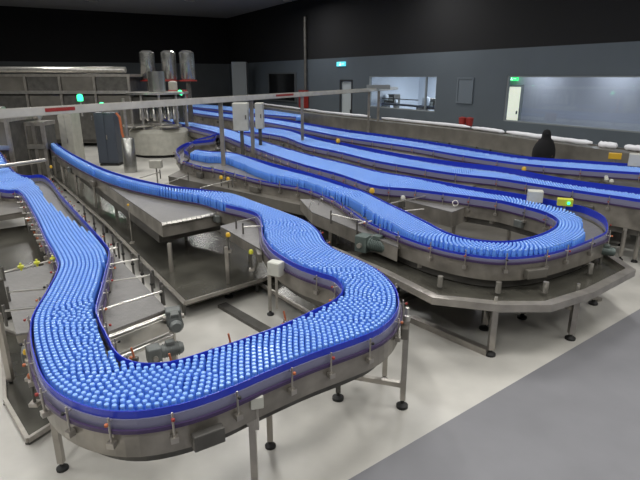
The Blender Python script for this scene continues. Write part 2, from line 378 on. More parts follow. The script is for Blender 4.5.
def fill_lane(S, ref=0, tol=.07):
    """close packing that grows away from one rail (ref 0 = outer, 1 = inner), each bottle touching two others"""
    import heapq
    O = S[:, 0:2]; I = S[:, 2:4]; D = I - O; W2 = (D ** 2).sum(1); RAIL = O if ref == 0 else I; OTH = I if ref == 0 else O
    def pdist(path, p):
        a = path[:-1]; d = path[1:] - a; t = np.clip(((p - a) * d).sum(1) / ((d ** 2).sum(1) + 1e-12), 0, 1)
        return math.sqrt(((a + d * t[:, None] - p) ** 2).sum(1).min())
    def test(p):
        t0 = ((p - O) * D).sum(1) / W2; t = np.clip(t0, 0, 1); e_ = ((O + D * t[:, None] - p) ** 2).sum(1); j = int(np.argmin(e_))
        if e_[j] > (tol * .75) ** 2 or t0[j] < 0 or t0[j] > 1: return None
        w_ = math.sqrt(W2[j])
        if t[j] < S[j, 4] - 1e-6 or t[j] > S[j, 5] + 1e-6: return None
        if not in_view(p[0], p[1]): return None
        if pdist(OTH, p) < .034: return None
        k = pdist(RAIL, p)
        if k < .034: return None
        f_ = S[j, 4] * w_ if ref == 0 else (1 - S[j, 5]) * w_
        return k - f_ * .9
    heap = []; n = 0; h = BD * 1.004
    # seeds: one per stretch, wherever the reference file can start
    tt = np.linspace(0, len(O) - 1, max(8, len(O) // 6)).astype(int)
    def free(x, y):
        gx, gy = int(x // BD), int(y // BD)
        for i in (-1, 0, 1):
            for j in (-1, 0, 1):
                for (a, b) in grid.get((gx + i, gy + j), ()):
                    if (a - x) ** 2 + (b - y) ** 2 < (BD * .995) ** 2: return False
        return True
    def place(x, y):
        nonlocal n
        gx, gy = int(x // BD), int(y // BD); near_ = []
        for i in range(-3, 4):
            for j in range(-3, 4):
                for q in grid.get((gx + i, gy + j), ()):
                    if (q[0] - x) ** 2 + (q[1] - y) ** 2 < (2 * h) ** 2: near_.append(q)
        grid.setdefault((gx, gy), []).append((x, y)); BOTTLES.append((x, y)); n += 1
        cands = []
        for q in near_:
            dx, dy = q[0] - x, q[1] - y; dd = math.hypot(dx, dy); m_ = math.sqrt(max(0, h * h - dd * dd / 4))
            for sg in (-1, 1): cands.append((x + dx / 2 - dy / dd * m_ * sg, y + dy / 2 + dx / dd * m_ * sg))
        # along the rail as well
        k = int(np.argmin(((RAIL - [x, y]) ** 2).sum(1))); t = RAIL[min(k + 1, len(RAIL) - 1)] - RAIL[max(k - 1, 0)]; t = t / np.linalg.norm(t)
        cands += [(x + t[0] * h, y + t[1] * h), (x - t[0] * h, y - t[1] * h)]
        for c_ in cands:
            if free(*c_):
                v = test(np.array(c_))
                if v is not None: heapq.heappush(heap, (v, c_))
    f_ = S[:, 4] if ref == 0 else S[:, 5]; w_ = np.sqrt(W2); tr = np.gradient(RAIL, axis=0); tr /= np.linalg.norm(tr, axis=1)[:, None] + 1e-9
    sn = np.abs(D[:, 0] * tr[:, 1] - D[:, 1] * tr[:, 0]) / w_; e_ = .0355 / w_ / np.maximum(sn, .35)
    g_ = np.maximum(f_, e_) + .001 if ref == 0 else np.minimum(f_, 1 - e_) - .001
    L_ = O + D * g_[:, None]; last = None
    for j in range(len(L_) - 1):
        for k in np.linspace(0, 1, 16, endpoint=False):
            p = L_[j] * (1 - k) + L_[j + 1] * k
            if last is not None and np.hypot(*(p - last)) < h: continue
            if not free(*p) or test(p) is None: continue
            place(p[0], p[1]); last = p
    while heap:
        v, c_ = heapq.heappop(heap)
        if free(*c_): place(*c_)

# ---------------------------------------------------------------- conveyors
def side_pts(S, side): return S[:, 0:2] if side == 0 else S[:, 2:4]
def conveyor(lab, stations, z=TOP, plate=(.80, 1.0), guard=(1.085, 1.16), step=.07, bracket=.55, leg_gap=2.2, legs=None, fill=True, cut=None, low=None, ref=0, knobmats=('orange', 'red', 'rubber')):
    raw = []
    for st in stations:
        a = P(st[0], st[1], z); b = P(st[2], st[3], z); f = st[4:] if len(st) > 4 else (0, 1)
        raw.append([a[0], a[1], b[0], b[1], f[0], f[1]])
    S = catmull(raw, step); O = S[:, :2]; I = S[:, 2:4]
    c = (O + I) / 2; k = int(np.argmin(np.linalg.norm(c, axis=1)))
    root = empty('bottle_conveyor', (c[k][0], c[k][1], 0), lab, 'conveyor', 'bottle conveyors in the hall')
    # which way is outside on the outer chain
    t = np.gradient(O, axis=0); n = np.stack([-t[:, 1], t[:, 0]], 1); so = -1 if np.sum(n * (I - O)) > 0 else 1
    # belt
    n_ = len(S); vs = [(p[0], p[1], BELT) for p in O] + [(p[0], p[1], BELT) for p in I] + [(p[0], p[1], BELT - .03) for p in O] + [(p[0], p[1], BELT - .03) for p in I]
    fs = []
    for i in range(n_ - 1):
        f = (i, i + 1, n_ + i + 1, n_ + i); fs.append(f if so > 0 else f[::-1]); fs.append(tuple(2 * n_ + q for q in (f[::-1] if so > 0 else f)))
    MB().add(vs, fs).build('belt', 'belt_chain', root)
    # bed frame under the belt
    for side, path, sg in ((0, O, so), (1, I, -so)):
        MB().sweep(path, .012 * sg, .02 * sg + .004 * sg, plate[0], plate[1]).sweep(path, -.03 * sg, .012 * sg, plate[0] , plate[0] + .02).build('side_plate', 'steel_plate', root)
        full = path
        if cut is not None and side == 1: path = path[:int(np.argmin(np.linalg.norm(path - P(*cut, z)[:2], axis=1)))]
        g1 = np.full(len(path), guard[1]); g0 = np.full(len(path), guard[0])
        if low is not None and side == 0:       # the rail is lower on the first stretch and climbs through the bend
            ka, kb = [int(np.argmin(np.linalg.norm(path - P(*q_, z)[:2], axis=1))) for q_ in low[:2]]
            f_ = np.clip((np.arange(len(path)) - ka) / max(1, kb - ka), 0, 1); g1 = low[2] * (1 - f_) + guard[1] * f_; g0 = (low[2] - .04) * (1 - f_) + guard[0] * f_
        MB().sweep(path, .002 * sg, .010 * sg, g0, g1).build('guard_rail', 'blue_guard', root)
        MB().sweep(path, .010 * sg, .022 * sg, 1.0, np.minimum(g1 - .03, guard[1] - .055)).build('backing_strip', 'clear_strip', root)
        path = full
        MB().sweep(path, .03 * sg, .05 * sg, plate[1] - .005, plate[1] + .022).build('roller_rail', 'purple_rail', root)
        MB().sweep(path, -.16 * sg, -.09 * sg, plate[0] - .13, plate[0] - .002).build('lower_frame', 'steel_dark', root)
        ds = np.concatenate([[0], np.cumsum(np.linalg.norm(np.diff(path, axis=0), axis=1))]); tg = np.gradient(path, axis=0); tg /= np.linalg.norm(tg, axis=1)[:, None] + 1e-9
        for kk, dpos in enumerate(np.arange(1.1 + side, ds[-1] - .5, 2.3)):
            j = min(int(np.searchsorted(ds, dpos)), len(path) - 1); q = path[j] + np.array([-tg[j][1], tg[j][0]]) * sg * .075
            if in_view(q[0], q[1], 1, 10):
                wd = (.22, .3, .16)[kk % 3]; MB().box((q[0], q[1], plate[1] - .13), (wd, .07, .12), math.atan2(tg[j][1], tg[j][0])).build('drive_cover', ('steel_dark', 'sheet', 'motor_grey')[kk % 3], root, .01)
        s = np.concatenate([[0], np.cumsum(np.linalg.norm(np.diff(path, axis=0), axis=1))]); pos = bracket * .4; cnt = 0
        t = np.gradient(path, axis=0); t /= np.linalg.norm(t, axis=1)[:, None] + 1e-9; nn = np.stack([-t[:, 1], t[:, 0]], 1) * sg
        while pos < s[-1] and cnt < 48:
            j = int(np.searchsorted(s, pos)); j = min(j, len(path) - 1); q = path[j]; m_ = nn[j]
            if in_view(q[0], q[1], 1, 10) and q[1] < 20:
                mb = MB(); a = q + m_ * .055; e_ = q + m_ * .085; f_ = q + m_ * .018
                mb.tube([(a[0], a[1], plate[1] - .10), (a[0], a[1], guard[1] - .02)], .008, 6)
                mb.tube([(f_[0], f_[1], guard[0] + .01), (e_[0], e_[1], guard[0] + .01)], .006, 6)
                mb.box((a[0], a[1], plate[1] - .08), (.05, .05, .04), math.atan2(m_[1], m_[0]))
                br = mb.build('bracket', 'steel', root)
                MB().lathe([(.006, -.01), (.013, -.007), (.013, .008), (.008, .012)], (e_[0], e_[1], guard[0] + .012), 8).build('knob', knobmats[cnt % len(knobmats)], br)
                cnt += 1
            pos += bracket * random.uniform(.85, 1.15)
    # cross bearers and legs
    s = np.concatenate([[0], np.cumsum(np.linalg.norm(np.diff(c, axis=0), axis=1))]); pos = leg_gap * .5; cnt = 0
    while pos < s[-1]:
        j = min(int(np.searchsorted(s, pos)), len(c) - 1)
        if in_view(c[j][0], c[j][1], .5, 60):
            a, b = O[j], I[j]; u = (a - b) / np.linalg.norm(a - b); a = a + u * 0.0; b = b - u * 0.0
            bar((*a, plate[0] - .03), (*b, plate[0] - .03), .06, .05).build('cross_beam', 'steel', root)
            for q in (a - u * .05, b + u * .05):
                if legs is not None and not legs(q): continue
                lg = bar((*q, .07), (*q, plate[0] - .03), .05, .05).build('leg', 'steel', root)
                MB().lathe([(.05, 0), (.05, .02), (.02, .04), (.014, .09)], (q[0], q[1], 0), 12).build('foot', 'rubber', lg)
        pos += leg_gap
    if fill: fill_lane(S, ref, step)
    return root, S

A_ST = [(-90, 160, -60, 122), (-45, 180, -12, 142), (3, 189, 14, 171, 0, 1), (20, 191, 43, 175, 0, .55), (34, 212, 62, 196, 0, .55), (45, 235, 85, 221, 0, .8), (57, 257, 105, 243, 0, 1),
        (58, 268, 108, 254), (47, 290, 100, 287), (34, 312, 95, 306), (31, 328, 98, 318), (34, 350, 106, 334), (44, 376, 114, 349), (64, 394, 126, 358), (92, 405, 141, 361.5),
        (122, 409, 160, 361.5), (152, 407, 180, 358), (190, 399, 215, 347), (225, 387, 245, 337), (265, 370, 283, 323), (310, 352, 318, 307), (351, 338, 334, 299), (378, 327, 341, 293),
        (393, 314, 343.5, 288), (398, 300, 342, 283), (393, 284, 335, 276), (376, 268, 320, 271), (352, 256, 300, 264), (336, 249, 283, 255), (325, 241, 270, 245), (318, 230, 263, 233), (305, 220, 262, 222),
        (280, 210, 258, 213), (255, 201, 245, 208), (232, 193, 224, 203), (202, 188.5, 200, 196, .3, 1), (165, 184, 165, 190, .5, 1), (125, 175, 122, 180.5, .5, 1), (94, 164, 90, 168.5, .5, 1), (62, 147, 58, 150.5, .4, 1), (46, 133, 42, 135.5, .4, 1), (38, 123, 34, 125, .4, 1)]
rA, SA = conveyor('wide front conveyor packed with blue-capped bottles, looping round the nearest corner', A_ST, cut=(224, 203), guard=(1.075, 1.142), leg_gap=1.9, bracket=.42)
B_ST = [(183, 158, 197, 150, .55, 1), (200, 163, 213, 152, .6, 1), (221, 167, 232, 153, .62, 1), (262, 177, 273, 164, .35, .8), (302, 184, 315, 175, .3, .75), (331, 194, 345, 185, .25, .8),
        (347, 203, 366, 193, .35, 1), (367, 216, 384, 202, .3, 1), (395, 228, 405, 212, .15, 1), (425, 238.5, 426, 222.5), (461, 247, 449, 234), (500, 251.5, 477, 240.5), (540, 249, 508, 242),
        (572, 241.5, 533, 237.5, 0, 1), (597, 233.5, 550, 231, .25, 1), (607, 228, 557, 225, .5, 1), (603, 217, 556, 218, .5, 1), (585, 208, 541, 211, .45, 1), (560, 202.5, 520, 205.5, .45, 1), (522, 195, 498, 200.5, .4, 1),
        (469, 187, 458, 195, .3, 1), (421, 178.5, 414, 189.5, .1, 1), (380, 172, 374, 185.5), (343, 163, 338, 174), (302, 153, 298, 163), (262, 141, 257, 149), (240, 133, 232, 139), (222, 128, 214, 132), (195, 123, 190, 126), (172, 118.5, 168, 121)]
rB, SB = conveyor('long middle conveyor making a U-turn at its right end over a steel tray frame', B_ST, low=((573, 242), (603, 217), 1.085), plate=(.78, 1.0), guard=(1.06, 1.17), ref=1, bracket=.5, leg_gap=2.6, legs=lambda q: q[1] > 9)
C_ST = [(720, 205, 722, 220, .5, 1), (680, 196, 681, 208, .5, 1), (640, 189, 640, 200, .5, 1), (583, 182, 582, 191.5, .5, 1), (542, 175, 540, 185, .5, 1), (502, 167.5, 498, 178.5, .45, 1), (461, 163, 457, 174, .4, 1), (421, 157.5, 417, 168, .35, 1),
        (380, 150.5, 376, 161, .3, 1), (343, 143, 339, 152, .3, 1), (311, 136, 306, 145, .25, 1), (290, 129.5, 284, 137, .2, 1), (266, 127.5, 260, 133), (244, 127.5, 240, 132)]
rC, SC_ = conveyor('long blue-railed conveyor third from the front, passing behind the U-turn', C_ST, plate=(.62, 1.0), ref=1, guard=(1.04, 1.17), step=.15, bracket=.8, leg_gap=3)
D_ST = [(*q, .3, .97) for q in ((720, 173, 720, 182), (680, 169, 680, 177), (640, 165, 640, 173), (583, 161, 581, 169), (522, 156.5, 520, 163.5), (461, 147, 459, 155), (421, 140.5, 419, 148), (380, 134.5, 378, 142), (343, 129.5, 341, 136.5),
        (302, 122.5, 300, 128.5), (266, 117, 264, 122), (221, 112, 219, 116.5), (187, 107.5, 185, 111.5))]
rD, SD = conveyor('farthest blue-railed bottle conveyor running in front of the person in black', D_ST, plate=(.6, 1.0), ref=1, guard=(1.05, 1.17), step=.25, bracket=1.0, leg_gap=3.5)
G_ST = [(160, 118, 163, 116), (180, 125, 184, 122.5), (200, 130, 204, 127.5), (214, 134, 220, 131.5), (213, 139, 208, 136.5), (190, 142, 196, 139.5), (177, 149, 184, 148.5), (180, 157, 188, 152.5)]
rG, SG = conveyor('narrow empty curved conveyor beside the rotary filling machine', G_ST, fill=False, plate=(.8, 1.0), guard=(1.07, 1.16), step=.2, bracket=1.2, leg_gap=3)
rE0, SE0 = conveyor('short blue-railed conveyor at the far end behind the overhead tray', [(298, 113, 296, 117), (262, 109.5, 260, 114), (217, 105.5, 215, 109), (182, 103, 180, 106)], plate=(.7, 1.0), guard=(1.07, 1.17), step=.4, bracket=1.5, leg_gap=4)

# ---- lay the bottles down
Bt = np.array(BOTTLES); view = []
vis = np.array([in_view(x, y, 1.15, -4) and (240 - F * (y * SP + (1.15 - CAM_H) * CP) / (y * CP - (1.15 - CAM_H) * SP)) < 470 for x, y in BOTTLES])
dist = np.hypot(Bt[:, 0], Bt[:, 1]) + (~vis) * 1000
order = np.argsort(dist); near = set(order[:300].tolist())
proto_b = MB().lathe(BODY, n=14).build('water_bottle', 'bottle_body'); proto_c = MB().lathe(CAPP, n=14).build('cap', 'cap_blue'); proto_c.parent = proto_b
LB = 'clear small water bottle with blue screw cap, crowded on the front conveyor\'s nearest bend'
first = True
for i in order[:300]:
    if first: o, c_ = proto_b, proto_c; first = False
    else:
        o = proto_b.copy(); COL.objects.link(o); c_ = proto_c.copy(); COL.objects.link(c_); c_.parent = o
    o.location = (Bt[i][0], Bt[i][1], BELT + .001); tag(o, LB, 'bottle', 'bottles on the nearest bend of the front conveyor')
def mass(idx):
    V = []; Fc = []; mi = []; nv = 0
    for lod, sel in ((0, [i for i in idx if dist[i] < 7 or dist[i] > 900 and np.hypot(*Bt[i]) < 7]), (1, [i for i in idx if not (dist[i] < 7 or dist[i] > 900 and np.hypot(*Bt[i]) < 7)])):
        if not sel: continue
        tmp = MB(); 
        if lod == 0: tmp.lathe(BODY, n=10, mi=0).lathe(CAPP, n=10, mi=1)
        else: tmp.lathe(BODY_LO, n=7, mi=0).lathe(CAP_LO, n=7, mi=1)
        v = np.array(tmp.v); 
        for i in sel:
            x, y = Bt[i]; V.append(v + [x, y, BELT + .001]); Fc += [tuple(q + nv for q in f) for f in tmp.f]; mi += tmp.m; nv += len(v)
    V = np.vstack(V); me = bpy.data.meshes.new('water_bottles'); me.from_pydata(V.tolist(), [], Fc)
    me.materials.append(M['bottle_body']); me.materials.append(M['cap_blue'])
    me.polygons.foreach_set('material_index', mi); me.polygons.foreach_set('use_smooth', [True] * len(Fc)); me.update()
    o = bpy.data.objects.new('water_bottles', me); COL.objects.link(o); return o
tag(mass([i for i in order[300:].tolist()]), 'thousands of blue-capped water bottles crowding the conveyors beyond the nearest bend', 'bottles', kind='stuff')
print('BOTTLES', len(BOTTLES))

# ---------------------------------------------------------------- flat tables beside the lanes
def table(name, lab, px, z=.955, th=.16, feet=(), cat='table', top='belt_chain', side='steel_plate', group='flat transfer tables beside the lanes'):
    pts = [P(x, y, z) for x, y in px]; c = np.mean(pts, axis=0)
    e = empty(name, (c[0], c[1], 0), lab, cat, group)
    MB().prism([p[:2] for p in pts], z - .02, z).build('table_top', top, e)
    q = [(c + (p - c) * .995)[:2] for p in pts]
    MB().prism(q, z - th, z - .021).build('side_skirt', side, e)
    for fx, fy in feet:
        q = P(fx, fy, 0); lg = bar((q[0], q[1], .07), (q[0], q[1], z - th), .055, .055).build('leg', 'steel', e)
        MB().lathe([(.05, 0), (.05, .02), (.02, .04), (.014, .09)], (q[0], q[1], 0), 12).build('foot', 'rubber', lg)
    return e
T1 = table('accumulation_table', 'large bare grey accumulation table with scalloped front edge, left of centre', [(52, 148), (66, 157), (162, 223), (240, 208), (222, 203), (198, 196), (160, 191), (120, 182), (88, 170)], th=.25, feet=[(173, 285), (118, 225), (84, 196)])
q = [P(x, y, .955) for x, y in [(52, 148), (66, 157), (162, 223), (240, 208), (222, 203), (160, 191), (88, 170)]]; c = np.mean(q, axis=0)
MB().prism([(c + (p - c) * .9)[:2] for p in q], .50, .70).build('lower_deck', 'steel_dark', T1)
a, b = P(161, 223, .955), P(240, 208, .955)
for k in range(17):
    q = a + (b - a) * (k + .5) / 17; d = (b - a) / np.linalg.norm(b - a); n = np.array([d[1], -d[0], 0])
    mb = MB(); mb.tube([q - d * .04 + [0, 0, -.03], q + d * .04 + [0, 0, -.03]], .034, 8); mb.build('belt_nose', 'steel_light', T1)
table('transfer_table', 'small bare steel table tucked under the front conveyor where it narrows', [(220, 226), (262, 215), (266, 243), (262, 250)], th=.15)
T3 = table('transfer_table', 'bare grey belt table inside the front conveyor loop at lower left', [(106, 245), (167, 309), (107, 332), (95, 309), (101, 287)], th=.22, feet=[(176, 372)])
T4 = table('transfer_table', 'bare grey belt table left of the packed front conveyor, with yellow knobs', [(2, 274), (59, 262), (46, 291), (33, 313), (31, 332), (16, 334)], th=.1, feet=[(12, 386), (-8, 330)])
table('transfer_table', 'bare steel table under the middle conveyor where it widens', [(300, 199), (344, 200), (372, 219), (400, 236), (398, 247), (312, 212)], th=.22, feet=[(330, 262)])
table('transfer_table', 'bare steel table in the U of the middle conveyor, with ring bolts', [(340, 178), (380, 188), (460, 197), (474, 204), (452, 212), (404, 200)], th=.28, feet=[(452, 250)])
table('transfer_table', 'bare brown table between the middle and third conveyors', [(300, 148), (420, 170), (470, 178), (492, 181), (470, 187), (400, 173), (340, 161)], th=.2, feet=[(475, 222)])
table('transfer_table', 'bare steel table between the third and farthest conveyors', [(262, 124), (300, 131), (400, 147), (560, 168), (600, 175), (560, 174), (400, 154), (310, 135)], th=.3)
table('return_table', 'flat steel return deck beside the accumulation table and middle conveyor', [(180, 170), (236, 182), (290, 197), (318, 208), (300, 205), (232, 190), (168, 176)], z=.8, th=.2, side='sheet', top='sheet')
table('transfer_table', 'rectangular steel hood beside the paired yellow sensors', [(232, 175), (262, 168), (302, 180), (345, 196), (300, 196), (250, 184)], z=.8, th=.2, top='sheet', side='steel_dark')
table('steel_sheet_table', 'light steel sheet table at left edge under the incoming lane', [(-60, 200), (20, 192), (27, 211), (-40, 222)], z=.93, th=.1, top='sheet')
table('steel_tank', 'low dark shiny steel tank at left below the incoming lane', [(-60, 238), (27, 225), (60, 262), (52, 268), (-30, 288)], z=.6, th=.55, top='tray_steel', cat='tank', side='steel_dark')

# drip trays lying low under the lanes
def tray(lab, px, z=.14, th=.05, m_='tray_steel'):
    pts = [P(x, y, z) for x, y in px]; mb = MB().prism([p[:2] for p in pts], z - th, z - .02)
    c = np.mean(pts, axis=0); e = empty('drip_tray', (c[0], c[1], 0), lab, 'tray', 'steel drip trays under the conveyors')
    mb.build('tray_pan', m_, e); n = len(pts); mb = MB()
    for i in range(n): bar(pts[i], pts[(i + 1) % n], .035, .05, mb)
    mb.build('tray_rim', 'steel', e)
    for p in pts: MB().box((p[0] + (c[0] - p[0]) * .03, p[1] + (c[1] - p[1]) * .03, (z - th) / 2), (.04, .04, z - th)).build('foot', 'steel_dark', e)
tray('wide dark drip tray on the floor under the accumulation table', [(40, 165), (64, 160), (120, 190), (190, 215), (230, 236), (300, 262), (262, 280), (185, 303), (104, 222)], z=.25)
tray('long drip tray along the inner side of the front conveyor', [(190, 243), (225, 236), (345, 300), (352, 318), (318, 318)], z=.14)
tray('drip tray under the middle conveyor before its U-turn', [(240, 205), (330, 205), (400, 240), (480, 262), (470, 290), (400, 276), (330, 250)], z=.3)
tray('drip tray inside the U of the middle conveyor', [(380, 205), (470, 215), (560, 228), (560, 250), (480, 255), (420, 240)], z=.2, m_='sheet')
tray('dark drip tray under the third conveyor at right', [(400, 180), (500, 200), (600, 215), (720, 236), (720, 226), (600, 203), (500, 188)], z=.5)
tray('dark drip tray at the lower left below the front conveyor', [(2, 330), (30, 340), (60, 420), (28, 440), (5, 400)], z=.06, th=.04)

# supports: rods from rails to posts (left pairs with yellow knobs)
def rod(p0, p1, lab, r=.011, post=None, knob='yellow', name='support_rod', grp='steel support rods holding the guides'):
    z = 1.06; a = P(*p0, z); b = P(*p1, z); e = empty(name, tuple(b), lab, 'rod', grp)
    MB().tube([a, b], r, 8).build('rod', 'steel_light', e)
    MB().tube([b + [0, 0, -.16], b + [0, 0, .06]], .014, 8).build('post', 'steel_dark', e)
    if knob: MB().lathe([(.012, -.02), (.028, -.012), (.028, .014), (.014, .024)], b + [0, 0, .08], 10).build('knob', knob, e)
for i, (a, b) in enumerate((((107, 250), (118, 247)), ((106, 265), (139, 259)), ((101, 283), (153, 275)), ((97, 311), (163, 291)))):
    rod(a, b, ['short steel rod right of the front lane, topmost of four', 'steel rod right of the front lane, second from top', 'steel rod right of the front lane, third from top', 'longest steel rod across the bare belt table, lowest of four'][i], knob=None)
for i, (a, b) in enumerate((((57, 259), (3, 272)), ((45, 289), (8, 292)), ((35, 308), (4, 311)))):
    rod(a, b, ['steel rod carrying yellow knobs left of the front lane', 'middle steel rod left of the front lane', 'lowest steel rod left of the front lane'][i], knob=None)
for i, (x, y) in enumerate(((21, 268), (37, 264), (53, 260))):
    q = P(x, y, 1.08); tag(MB().lathe([(.012, -.03), (.014, .0), (.034, .006), (.034, .03), (.012, .034), (.012, .06)], q, 10).build('clamp_knob', 'lime'), ['left', 'middle', 'right'][i] + 'most of three yellow clamp knobs on the upper left rod' if i != 1 else 'middle one of three yellow clamp knobs on the upper left rod', 'knob', 'yellow clamp knobs on the left rod')
for i, (a, b) in enumerate((((262, 216), (236, 222)), ((264, 226), (243, 227)), ((366, 222), (331, 214)), ((372, 221), (357, 224)), ((430, 195), (388, 204)), ((424, 209), (404, 211)))):
    rod(a, b, ['upper rod beside the waist of the front conveyor', 'lower rod beside the waist of the front conveyor', 'long pale rod on the table under the middle conveyor', 'short pale rod on the table under the middle conveyor', 'long rod across the gap inside the U of the middle conveyor', 'short rod ending at bottles inside the U'][i], knob=None)
for i, (a, b) in enumerate((((140, 178), (160, 172)), ((200, 188), (232, 180)), ((165, 184), (188, 175)))):
    rod(a, b, ['rod left of the white blob behind accumulation table', 'rod right of the narrow lane behind accumulation table', 'middle rod of the narrow lane behind accumulation table'][i], knob=None)

ORD = ['topmost', 'second from the top', 'third from the top', 'fourth from the top', 'fifth from the top', 'sixth from the top', 'seventh from the top', 'fourth from the bottom', 'next to lowest', 'lowest']
# vertical pins along the left edge of the front lane and right edge of its table
pin_px = [(24 + k * 3.1, 199 + k * 5.6) for k in range(10)]
for k, (x, y) in enumerate(pin_px):
    q = P(x - 2, y + 2, 1.0); e = empty('guide_bracket', (q[0], q[1], .8), 'steel guide bracket on the left edge of the front lane, ' + (ORD[k] if k != 7 else 'third from the bottom'), 'bracket', 'guide brackets left of the front lane')
    MB().tube([(q[0], q[1], .85), (q[0], q[1], 1.1)], .012, 8).build('post', 'steel', e)
    MB().tube([(q[0] - .12, q[1] - .02, 1.08), (q[0] + .05, q[1] + .02, 1.08)], .009, 8).build('rod', 'steel_light', e)
    MB().box((q[0], q[1], .86), (.06, .05, .03)).build('clamp', 'orange', e)
for k in range(9):
    x, y = 85 + k * 9.6, 216 + k * 10.2; q = P(x, y, .96)
    e = empty('guide_post', (q[0], q[1], .8), 'dark upright guide post right of the front lane, ' + (ORD[k] if k < 7 else ('next to lowest', 'lowest')[k - 7]), 'post', 'dark guide posts right of the front lane')
    MB().tube([(q[0], q[1], .80), (q[0], q[1], 1.14)], .014, 8).build('post', 'steel_dark', e)
    MB().lathe([(.022, -.01), (.022, .01)], (q[0], q[1], 1.0), 8).build('collar', 'rubber', e)
for i, (x, y) in enumerate(((455, 207), (463, 205), (471, 203))):
    q = P(x, y, .96); mb = MB(); mb.tube([q + [.05 * math.cos(t), .02 * math.sin(t), .07 + .05 * math.sin(t)] for t in np.linspace(0, 2 * math.pi, 13)], .008, 6, caps=False)
    mb.tube([q, q + [0, 0, .03]], .01, 6)
    tag(mb.build('ring_bolt', 'steel_light'), ['pale ring bolt on table corner inside the U, leftmost', 'pale ring bolt on table corner inside the U, middle', 'pale ring bolt on table corner inside the U, rightmost'][i], 'bolt', 'ring bolts on the table corner')
for i, (x, y) in enumerate(((309, 208), (318, 205), (328, 203), (337, 201), (404, 196))):
    q = P(x, y, .96); mb = MB(); mb.tube([q, q + [.05, 0, .13], q + [.09, 0, .10]], .010, 6)
    tag(mb.build('guide_hook', 'steel_light'), 'pale bent guide hook ' + ['at the left corner of the table under the middle conveyor', 'second along the edge of the table under middle conveyor', 'third along the edge of the table under middle conveyor', 'touching the middle conveyor rail where it widens', 'with white head inside the U'][i], 'hook', 'bent guide hooks')

# ---------------------------------------------------------------- frame under the U-turn
fr = empty('tray_frame', tuple(P(500, 330, 0)), 'angled stainless tray frame on legs under the U-turn of the middle conveyor', 'frame')
Z = .70
path = [P(330, 247, Z), P(385, 271, Z), P(435, 296, Z), P(500, 303, Z), P(548, 303, Z), P(590, 290, Z), P(631, 269, Z), P(606, 252, Z)]
MB().sweep(catmull([list(p[:2]) for p in path], 9)[:, :2] if False else np.array([p[:2] for p in path]), -.06, .06, Z - .09, Z).build('rim_beam', 'steel', fr)
inner = [P(400, 262, Z), P(445, 283, Z), P(500, 290, Z), P(545, 290, Z), P(580, 280, Z), P(604, 262, Z)]
pan = [p[:2] for p in path] + [P(560, 245, Z)[:2], P(420, 250, Z)[:2]]
MB().prism(pan, Z - .08, Z - .06).build('tray_pan', 'tray_steel', fr)
for i, (fx, fy) in enumerate([(490, 355), (570, 339), (522, 318), (593, 304), (484, 329), (434, 300), (380, 290)]):
    q = P(fx, fy, 0); lg = bar((q[0], q[1], .08), (q[0], q[1], Z - .08), .07, .07).build('leg', 'steel', fr)
    MB().lathe([(.065, 0), (.065, .025), (.025, .05), (.018, .1)], (q[0], q[1], 0), 14).build('foot', 'rubber', lg)
    MB().lathe([(.02, 0), (.02, .14)], (q[0], q[1], Z - .08), 10).build('stub', 'steel_light', lg)
a, b = P(522, 318, 0), P(570, 339, 0); bar((a[0], a[1], .42), (b[0], b[1], .42), .05, .06).build('brace', 'steel', fr)
a, b = P(484, 329, 0), P(490, 355, 0); bar((a[0], a[1], .35), (b[0], b[1], .35), .05, .06).build('brace', 'steel', fr)
# stubs carrying the conveyor on the frame
for x, y in ((498, 291), (545, 291), (440, 285), (590, 272)):
    q = P(x, y, Z); MB().tube([(q[0], q[1] , Z - .02), (q[0], q[1], Z + .12)], .035, 10).build('support_stub', 'steel_light', fr)
# the right-hand neighbour leg
e = empty('support_stand', tuple(P(634, 262, 0)), 'slim steel support stand at the right edge of the picture', 'stand')
q = P(634, 262, 0); bar((q[0], q[1], .05), (q[0], q[1], .75), .05, .05).build('leg', 'steel', e); bar((q[0], q[1], .3), (q[0] + .5, q[1] + .1, .75), .04, .04).build('brace', 'steel', e)
MB().lathe([(.055, 0), (.055, .02), (.02, .05)], (q[0], q[1], 0), 12).build('foot', 'rubber', e)

# stand carrying the front conveyor at the bend
e = empty('support_stand', tuple(P(402, 407, 0)), 'square steel support stand at the right bend of the front conveyor', 'stand')
q = P(402, 407, 0); g = P(338, 399, 0)
bar((q[0], q[1], .09), (q[0], q[1], .97), .05, .05).build('leg', 'steel', e)
lg = bar((g[0], g[1], .09), (g[0], g[1], .8), .05, .05).build('leg', 'steel_dark', e)
for v_ in (q, g): MB().lathe([(.06, 0), (.06, .03), (.02, .05), (.015, .11)], (v_[0], v_[1], 0), 14).build('foot', 'rubber', e)
bar((q[0], q[1], .26), (g[0], g[1], .30), .05, .05).build('brace', 'steel', e)
bar((q[0], q[1], .93), (q[0] - .28, q[1] + .12, .93), .04, .05).build('top_arm', 'steel', e)
MB().lathe([(.035, 0), (.035, .05), (.018, .06), (.018, .13)], (q[0], q[1], .97), 10).build('clamp', 'steel_light', e)
# low channels on the floor
def floor_bar(p0, p1, lab, w_=.09, h=.08, m_='steel'):
    a, b = P(*p0, h / 2), P(*p1, h / 2); c = (a + b) / 2
    o = bar(a, b, w_, h).build('floor_channel', m_, None); tag(o, lab, 'channel', 'steel channels on the floor'); return o
floor_bar((407, 317), (488, 352), 'steel channel on the floor running from the front conveyor to the U-turn leg')
floor_bar((222, 305), (300, 350), 'dark floor channel inside the front conveyor loop', .14, .05, 'steel_dark')
floor_bar((400, 300), (440, 283), 'reddish brown floor channel between the two U-turns', .09, .08, 'steel_plate')
floor_bar((560, 283), (600, 300), 'floor channel behind the tray frame at right', .09, .05, 'steel')
